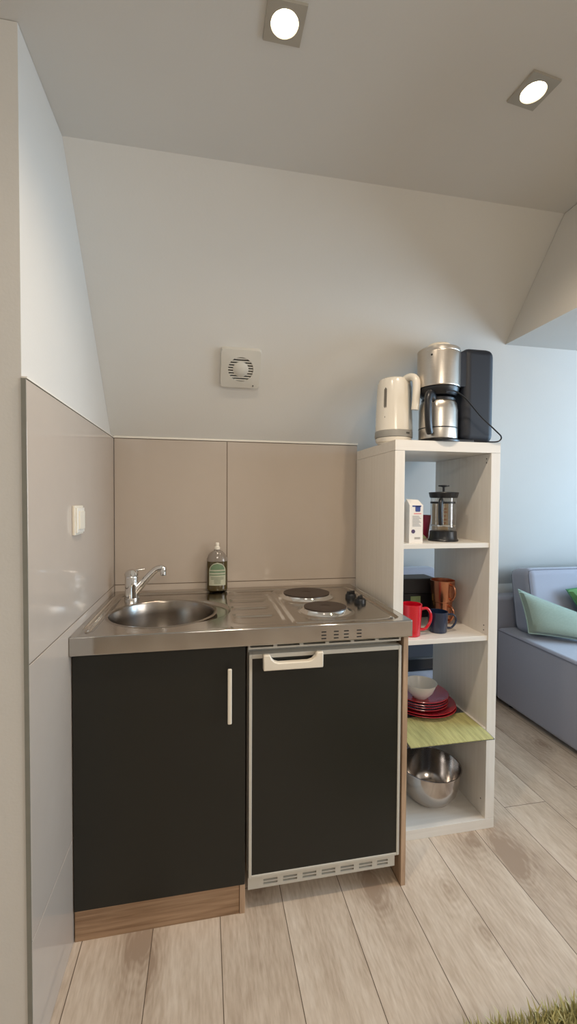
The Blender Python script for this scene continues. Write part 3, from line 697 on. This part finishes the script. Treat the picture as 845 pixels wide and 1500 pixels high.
bm = nb(); R = Matrix.Translation((1.1165, py0, z+0.043)) @ Matrix.Rotation(pi/2, 4, 'X'); add_lathe(bm, [(0, 0.0007), (0.0075, 0.0007), (0.0075, 0)], 0, 0, 24, mtx=R); obj('round_mark', bm, M_plumi, t)

gx, gy = 1.281, -0.305
t = thing('french_press', 'glass and black plastic cafetiere standing on the upper shelf', 'coffee press', (gx, gy, Z3))
z = Z3
obj('base', at(add_lathe, [(0, z), (0.056, z), (0.057, z+0.004), (0.0525, z+0.010), (0.051, z+0.022), (0.0505, z+0.038), (0.0475, z+0.040), (0, z+0.040)], gx, gy, 48), M_black, t)
obj('glass_beaker', at(add_lathe, [(0.0475, z+0.0405), (0.0485, z+0.06), (0.0485, z+0.168)], gx, gy, 48), M_glass, t)
obj('lid', at(add_lathe, [(0.0495, z+0.168), (0.0520, z+0.171), (0.0560, z+0.188), (0.055, z+0.190), (0.03, z+0.192), (0, z+0.193)], gx, gy, 48), M_black, t)
bm = nb(); add_lathe(bm, [(0.0045, z+0.192), (0.0045, z+0.210), (0.012, z+0.212), (0.021, z+0.2135), (0.021, z+0.218), (0, z+0.2185)], gx, gy, 28); obj('plunger_knob', bm, M_black, t)
bm = nb(); add_lathe(bm, [(0.002, z+0.06), (0.002, z+0.168)], gx, gy, 10); add_lathe(bm, [(0, z+0.058), (0.046, z+0.058), (0.0465, z+0.064), (0, z+0.064)], gx, gy, 40); obj('plunger', bm, M_chrome, t)
A = radians(232); dx, dy = cos(A), sin(A)
bm = nb(); add_tube(bm, [(gx+r_*dx, gy+r_*dy, z+h_) for r_, h_ in ((0.049, 0.150), (0.066, 0.158), (0.080, 0.150), (0.083, 0.12), (0.080, 0.085), (0.076, 0.066))], lambda s: 0.0095-0.002*s, 12, flat=1.1); obj('handle', bm, M_black, t)
obj('collar_band', at(add_lathe, [(0.0488, z+0.146), (0.0498, z+0.147), (0.0498, z+0.153), (0.0488, z+0.154)], gx, gy, 40, a0=radians(150), a1=radians(300)), M_black, t)

o = obj('cup', at(add_lathe, [(0, Z3), (0.020, Z3), (0.022, Z3+0.004), (0.0325, Z3+0.098), (0.0305, Z3+0.098), (0.020, Z3+0.006), (0, Z3+0.006)], 1.248, -0.205, 40), M_plum, base=(1.248, -0.205, Z3))
tag(o, 'dark pink tapered cup between the drinks carton and the cafetiere', 'cup')
t = thing('tea_box', 'upright beige carton with orange print seen through the glass cafetiere', 'box', (1.355, -0.16, Z3))
obj('box', at(add_box, 1.328, 1.376, -0.185, -0.135, Z3, Z3+0.150, 0.001, 1), mat('beige_card', srgb(206, 176, 132), 0.6, noise=0.15, nscale=60), t)
bm = nb()
for zz, w in ((0.120, 0.030), (0.106, 0.036), (0.090, 0.024), (0.074, 0.034), (0.060, 0.028)): add_box(bm, 1.352-w/2, 1.352+w/2, -0.1856, -0.185, Z3+zz, Z3+zz+0.006)
obj('print', bm, mat('orange_ink', srgb(192, 120, 70), 0.6), t)
def pillow_bm(w, h_, th, M_, nn=18, pinch=0.05, ex=4.0):
    bm = nb(); top = []; bot = []
    for i in range(nn+1):
        u = -1+2*i/nn; rt_ = []; rb = []
        for j in range(nn+1):
            v_ = -1+2*j/nn; tk_ = th/2*((1-abs(u)**ex)*(1-abs(v_)**ex))**0.45
            x = w/2*u*(1-pinch*(1-v_*v_)); y = h_/2*v_*(1-pinch*(1-u*u))
            edge = i in (0, nn) or j in (0, nn)
            a = bm.verts.new(M_ @ Vector((x, y, tk_))); rt_.append(a); rb.append(a if edge else bm.verts.new(M_ @ Vector((x, y, -tk_))))
        top.append(rt_); bot.append(rb)
    for i in range(nn):
        for j in range(nn):
            bm.faces.new([top[i][j], top[i+1][j], top[i+1][j+1], top[i][j+1]])
            q = [bot[i][j], bot[i][j+1], bot[i+1][j+1], bot[i+1][j]]
            if set(q) != {top[i][j], top[i+1][j], top[i+1][j+1], top[i][j+1]}: bm.faces.new(q)
    return bm
R = Matrix.Translation((1.205, -0.268, Z3+0.018)) @ Matrix.Rotation(radians(35), 4, 'Z') @ Matrix.Rotation(radians(38), 4, 'X')
o = obj('sachet', pillow_bm(0.050, 0.040, 0.010, R, 10), mat('sachet_foil', srgb(168, 176, 140), 0.4, noise=0.3, nscale=60), base=(1.205, -0.268, Z3))
tag(o, 'small pale green sachet leaning at the foot of the cafetiere', 'sachet')

# ================================================================== CUBBY 2: mugs and box
def mug(name, label, m, x, y, z, rb, rt_, h_, A, hr, group=None, th=0.003, tube=0.0045, parts=True):
    t = thing(name, label, 'mug', (x, y, z), group)
    pr = [(0, z+0.0), (rb-0.003, z), (rb, z+0.004), (rt_, z+h_-0.001), (rt_-th/2, z+h_), (rt_-th, z+h_-0.001), (rb-th, z+0.007), (0, z+0.006)]
    obj('cup_body', at(add_lathe, pr, x, y, 48), m, t)
    dx, dy = cos(A), sin(A); ra = rb+(rt_-rb)*0.8; rc = rb+(rt_-rb)*0.25
    bm = nb(); add_tube(bm, [(x+r_*dx, y+r_*dy, z+q*h_) for r_, q in ((ra-0.002, 0.82), (ra+hr*0.6, 0.84), (ra+hr, 0.66), (ra+hr*0.95, 0.42), (rc+hr*0.55, 0.20), (rc-0.002, 0.18))], tube, 12)
    obj('handle', bm, m, t); return t
mug('mug', 'glossy red mug at the front left of the middle cubby', M_red, 1.128, -0.350, Z2, 0.033, 0.0395, 0.120, radians(-8), 0.036, 'mugs on the middle shelf', 0.004, 0.0055)
mug('mug', 'low dark blue mug standing next to the red mug', M_navy, 1.252, -0.325, Z2, 0.035, 0.0385, 0.080, radians(-12), 0.032, 'mugs on the middle shelf', 0.003, 0.004)
mug('mug', 'lower copper mug carrying the other copper mug', M_copper, 1.345, -0.200, Z2, 0.036, 0.040, 0.086, radians(-78), 0.024, 'stacked copper mugs', 0.002, 0.0045)
mug('mug', 'upper copper mug stacked on the other copper mug', M_copper, 1.345, -0.200, Z2+0.0865, 0.044, 0.050, 0.090, radians(-78), 0.022, 'stacked copper mugs', 0.002, 0.0045)
t = thing('storage_box', 'black lidded box behind the mugs at the back of the middle cubby', 'box', (1.185, -0.10, Z2))
obj('box_body', at(add_box, 1.120, 1.350, -0.130, -0.035, Z2, Z2+0.105, 0.004, 2), M_black, t)
obj('lid', at(add_box, 1.115, 1.355, -0.136, -0.029, Z2+0.106, Z2+0.172, 0.006, 2), mat('black_lid', srgb(36, 35, 37), 0.5, noise=0.2, nscale=30), t)
obj('tag', at(add_box, 1.236, 1.282, -0.1315, -0.1300, Z2+0.050, Z2+0.094), mat('green_tag', srgb(142, 158, 110), 0.6, noise=0.25, nscale=50), t, label='pale green label')

# ================================================================== CUBBY 3: placemats, plates, bowl, tray
def matt(name, z, x0, x1, y0, y1, m, label):
    bm = nb(); n = 24; nyy = 20; th = 0.0028; T = []; Bt = []
    f = lambda u, v_: 0.0012*sin(u*9+v_*4)*max(0, v_-0.8)*5*0.4
    for i in range(n+1):
        u = i/n; a = []; b = []
        for j in range(nyy+1):
            v_ = j/nyy; X_ = x0+(x1-x0)*u; Y_ = y1+(y0-y1)*v_
            dz = -0.004*max(0, (-(Y_)-0.41)/0.06)**2 if Y_ < -0.41 else 0
            a.append(bm.verts.new((X_, Y_, z+th+dz))); b.append(bm.verts.new((X_, Y_, z+dz)))
        T.append(a); Bt.append(b)
    for i in range(n):
        for j in range(nyy):
            bm.faces.new([T[i][j], T[i][j+1], T[i+1][j+1], T[i+1][j]]); bm.faces.new([Bt[i][j], Bt[i+1][j], Bt[i+1][j+1], Bt[i][j+1]])
    for i in range(n):
        for j in (0, nyy): bm.faces.new([T[i][j], T[i+1][j], Bt[i+1][j], Bt[i][j]])
    for j in range(nyy):
        for i in (0, n): bm.faces.new([T[i][j], Bt[i][j], Bt[i][j+1], T[i][j+1]])
    o = obj(name, bm, m, base=((x0+x1)/2, (y0+y1)/2, z)); tag(o, label, 'placemat', 'placemats under the red plates')
matt('placemat', Z1+0.0004, 1.0655, 1.394, -0.480, -0.06, M_mat2, 'dark grey slatted placemat lying underneath the green one')
matt('placemat', Z1+0.0042, 1.0655, 1.388, -0.482, -0.30, M_mat1, 'yellow green slatted placemat hanging over the shelf edge')
# the green mat's rear part continues under the plates
def plate_bm(R_, x, y, z):
    return at(add_lathe, [(0, z+0.001), (R_*0.58, z), (R_*0.62, z+0.003), (R_*0.80, z+0.009), (R_*0.97, z+0.0155), (R_, z+0.018), (R_*0.985, z+0.0195), (R_*0.80, z+0.0125), (R_*0.62, z+0.006), (0, z+0.005)], x, y, 72)
PXc, PYc = 1.247, -0.225
zp = Z1+0.0078
big = obj('dinner_plate', plate_bm(0.132, PXc, PYc, zp), M_red_pl, base=(PXc, PYc, zp)); tag(big, 'large red plate at the bottom of the stack', 'plate', 'stacked red plates')
b2 = big.copy(); COL.objects.link(b2); b2.location = (PXc-0.002, PYc+0.001, zp+0.0095); b2['label'] = 'large red plate second from the bottom of the stack'
zq = zp+0.0095+0.0085
sm = obj('side_plate', plate_bm(0.108, PXc-0.012, PYc-0.004, zq), M_red_pl, base=(PXc-0.012, PYc-0.004, zq)); tag(sm, 'small red plate resting directly on the large plates', 'plate', 'stacked red plates')
for k, lb_ in enumerate(('small red plate second from the top plate down, counting two', 'small red plate just beneath the topmost plate', 'topmost small red plate carrying the white bowl')):
    c = sm.copy(); COL.objects.link(c); c.location = (PXc-0.012+0.002*(-1)**k, PYc-0.004-0.001*k, zq+0.0105*(k+1)); c['label'] = lb_
    if k == 0: c['label'] = 'small red plate second from the bottom of the four small ones'
zb_ = zq+0.0105*3+0.0062
o = obj('bowl', at(add_lathe, [(0, zb_), (0.028, zb_), (0.030, zb_+0.003), (0.048, zb_+0.022), (0.062, zb_+0.055), (0.0655, zb_+0.060), (0.063, zb_+0.060), (0.046, zb_+0.025), (0.028, zb_+0.007), (0, zb_+0.006)], 1.222, -0.252, 56), M_bowlw, base=(1.222, -0.252, zb_))
tag(o, 'white ceramic bowl on top of the red plates', 'bowl')
o = obj('baking_tray', at(add_box, 1.075, 1.392, -0.062, -0.048, Z1+0.004, Z1+0.205, 0.004, 2), mat('tray_black', srgb(24, 24, 28), 0.35), base=(1.23, -0.055, Z1)); 
bpy.data.objects.remove(o)

# ================================================================== CUBBY 4: mixing bowl
mx_, my_ = 1.258, -0.268
M_mix = mat('mixing_steel', (0.50, 0.46, 0.43, 1), 0.16, 1.0, noise=0.08, nscale=30)
pr = [(0, Z0), (0.048, Z0), (0.055, Z0+0.003), (0.083, Z0+0.020), (0.105, Z0+0.052), (0.117, Z0+0.095), (0.1205, Z0+0.140), (0.1235, Z0+0.1425), (0.1235, Z0+0.145), (0.119, Z0+0.1445), (0.1155, Z0+0.095), (0.1035, Z0+0.053), (0.082, Z0+0.0215), (0.054, Z0+0.005), (0, Z0+0.004)]
o = obj('mixing_bowl', at(add_lathe, pr, mx_, my_, 72), M_mix, base=(mx_, my_, Z0)); tag(o, 'large stainless steel mixing bowl in the bottom cubby', 'bowl')

# ================================================================== SOFA
t = thing('sofa', 'grey fabric sofa with deep seat standing under the sloped ceiling', 'sofa', (2.8, 0.1, 0))
obj('base', at(add_box, 2.135, 3.55, -0.95, 0.50, 0.030, 0.470, 0.022, 4), M_sofa, t)
obj('back_frame', at(add_box, 1.85, 3.55, 0.503, 0.640, 0.030, 0.655, 0.02, 4), M_sofa, t)
bm = nb(); add_tube(bm, [(2.137, -0.93, 0.456), (2.1335, -0.5, 0.457), (2.1335, 0.0, 0.457), (2.137, 0.49, 0.456)], 0.0035, 8)
obj('seam', bm, M_sofa_s, t)
for (fx_, fy_) in ((2.2, -0.88), (2.2, 0.43), (3.48, -0.88), (3.48, 0.43)): obj('foot', at(add_lathe, [(0, 0), (0.02, 0), (0.024, 0.03)], fx_, fy_, 20), M_black, t)
def big_cushion(x0, x1, y, z0, hgt, th, lean):
    R = Matrix.Translation(((x0+x1)/2, y, z0+hgt/2)) @ Matrix.Rotation(radians(lean), 4, 'X')
    bm = nb(); add_box(bm, -(x1-x0)/2, (x1-x0)/2, -th/2, th/2, -hgt/2, hgt/2, 0.045, 5, mtx=R)
    c = obj('back_cushion', bm, M_sofa, t)
    w2 = (x1-x0)/2-0.0135; bm = nb(); zz = hgt/2-0.0135
    for sy_ in (-1, 1):
        q_ = sy_*(th/2-0.0135); qc = sy_*(th/2-0.018)
        add_tube(bm, [R @ Vector(p) for p in ((-w2, q_, -zz+0.03), (-w2, q_, zz-0.03), (-w2+0.007, qc, zz-0.007), (-w2+0.03, q_, zz), (w2-0.03, q_, zz), (w2-0.007, qc, zz-0.007), (w2, q_, zz-0.03), (w2, q_, -zz+0.03))], 0.0035, 8, smooth=0)
    obj('piping', bm, M_sofa_s, c)
big_cushion(2.215, 2.89, 0.395, 0.465, 0.385, 0.17, -10)
big_cushion(2.90, 3.53, 0.395, 0.465, 0.385, 0.17, -10)

class Quad:
    # maps (x, y, z) of a w*h cushion onto four given corners
    def __init__(s, A, B, C, D, w, h_):
        s.c = [Vector(q) for q in (A, B, C, D)]; s.w = w; s.h = h_; s.n = (s.c[2]-s.c[1]).cross(s.c[0]-s.c[1]).normalized()
    def __matmul__(s, p):
        u = p[0]/s.w+0.5; v = p[1]/s.h+0.5; A, B, C, D = s.c
        return B*(1-u)*(1-v)+C*u*(1-v)+A*(1-u)*v+D*u*v+s.n*p[2]
def cushion(name, A, B, C, D, w, h_, th, m, label, pipe):
    R = Quad(A, B, C, D, w, h_); C_ = tuple((Vector(A)+Vector(B)+Vector(C)+Vector(D))/4)
    t = thing(name, label, 'cushion', C_, 'cushions on the sofa')
    obj('cover', pillow_bm(w, h_, th, R), m, t)
    bm = nb(); pts = []
    n = 10; pin = 0.05
    for s_ in range(4):
        for k in range(n):
            f = -1+2*k/n; u, v_ = ((f, -1), (1, f), (-f, 1), (-1, -f))[s_]
            pts.append(R @ Vector((w/2*u*(1-pin*(1-v_*v_)), h_/2*v_*(1-pin*(1-u*u)), 0)))
    pts.append(pts[0]); add_tube(bm, pts, 0.004, 6, smooth=0); obj('piping', bm, pipe, t)
cushion('scatter_cushion', (2.14, 0.33, 0.740), (2.15, 0.25, 0.510), (2.46, 0.09, 0.486), (2.49, 0.205, 0.600), 0.42, 0.38, 0.10, M_sage, 'sage green scatter cushion leaning at the left end of the sofa', mat('sage_piping', srgb(150, 168, 156), 0.8))
cushion('scatter_cushion', (2.40, 0.262, 0.745), (2.52, 0.215, 0.520), (2.86, 0.13, 0.530), (2.80, 0.25, 0.800), 0.40, 0.40, 0.09, M_leafy, 'leafy bright green scatter cushion at the right edge of the photo', mat('leaf_piping', srgb(60, 110, 76), 0.8))

# armchair glimpsed through the open shelf
t = thing('armchair', 'grey upholstered armchair glimpsed through the open back of the shelf unit', 'armchair', (1.40, 0.30, 0))
obj('seat', at(add_box, 1.13, 1.68, 0.03, 0.36, 0.10, 0.42, 0.03, 4), M_sofa, t)
obj('backrest', at(add_box, 1.10, 1.66, 0.365, 0.48, 0.10, 0.873, 0.035, 4), M_sofa, t)
for fx_ in (1.17, 1.64):
    for fy_ in (0.08, 0.43): obj('leg', at(add_lathe, [(0.012, 0), (0.018, 0.10)], fx_, fy_, 16, capb=True), M_black, t)

t = thing('flat_case', 'black flat case lying on the grey armchair behind the shelf unit', 'case', (1.40, 0.20, 0.4205))
cs = obj('case_body', at(add_box, 1.16, 1.66, 0.06, 0.33, 0.4205, 0.490, 0.012, 3), M_black, t)
# ================================================================== RUG
rx0, rx1, ry0, ry1 = 0.92, 2.10, -1.95, -0.992
t = thing('shaggy_rug', 'shaggy yellow green rug at the lower right corner', 'rug', ((rx0+rx1)/2, (ry0+ry1)/2, 0))
obj('backing', at(add_box, rx0, rx1, ry0, ry1, 0.0, 0.010, 0.003, 1), mat('rug_back', srgb(128, 124, 74), 0.95), t)
M_pile = mat('rug_pile', srgb(186, 176, 120), 0.9, noise=0.35, nscale=40, sheen=0.2)
bm = nb(); rnd = random.Random(3)
for k in range(15000):
    x = rx0+0.004+(rx1-rx0-0.008)*(rnd.random()**1.3 if k % 2 else rnd.random()*0.5); y = ry1-0.002-(0.30 if k % 4 else 0.95)*rnd.random()
    a = rnd.random()*2*pi; L_ = 0.034+0.020*rnd.random(); lx, ly = 0.014*rnd.gauss(0, 1), 0.012*rnd.gauss(0, 1)+(0.006 if y > ry1-0.03 else 0); w = 0.0028
    c, s = cos(a)*w, sin(a)*w
    v0 = bm.verts.new((x-c, y-s, 0.009)); v1 = bm.verts.new((x+c, y+s, 0.009)); v2 = bm.verts.new((x+lx*0.4+c, y+ly*0.4+s, 0.009+L_*0.6)); v3 = bm.verts.new((x+lx*0.4-c, y+ly*0.4-s, 0.009+L_*0.6)); v4 = bm.verts.new((x+lx, y+ly, 0.009+L_))
    bm.faces.new([v0, v1, v2, v3]); bm.faces.new([v3, v2, v4])
me = bpy.data.meshes.new('pile'); bm.to_mesh(me); bm.free(); me.materials.append(M_pile); me.transform(Matrix.Translation(-wl(t)))
o = bpy.data.objects.new('pile', me); COL.objects.link(o); o.parent = t; o['kind'] = 'stuff'
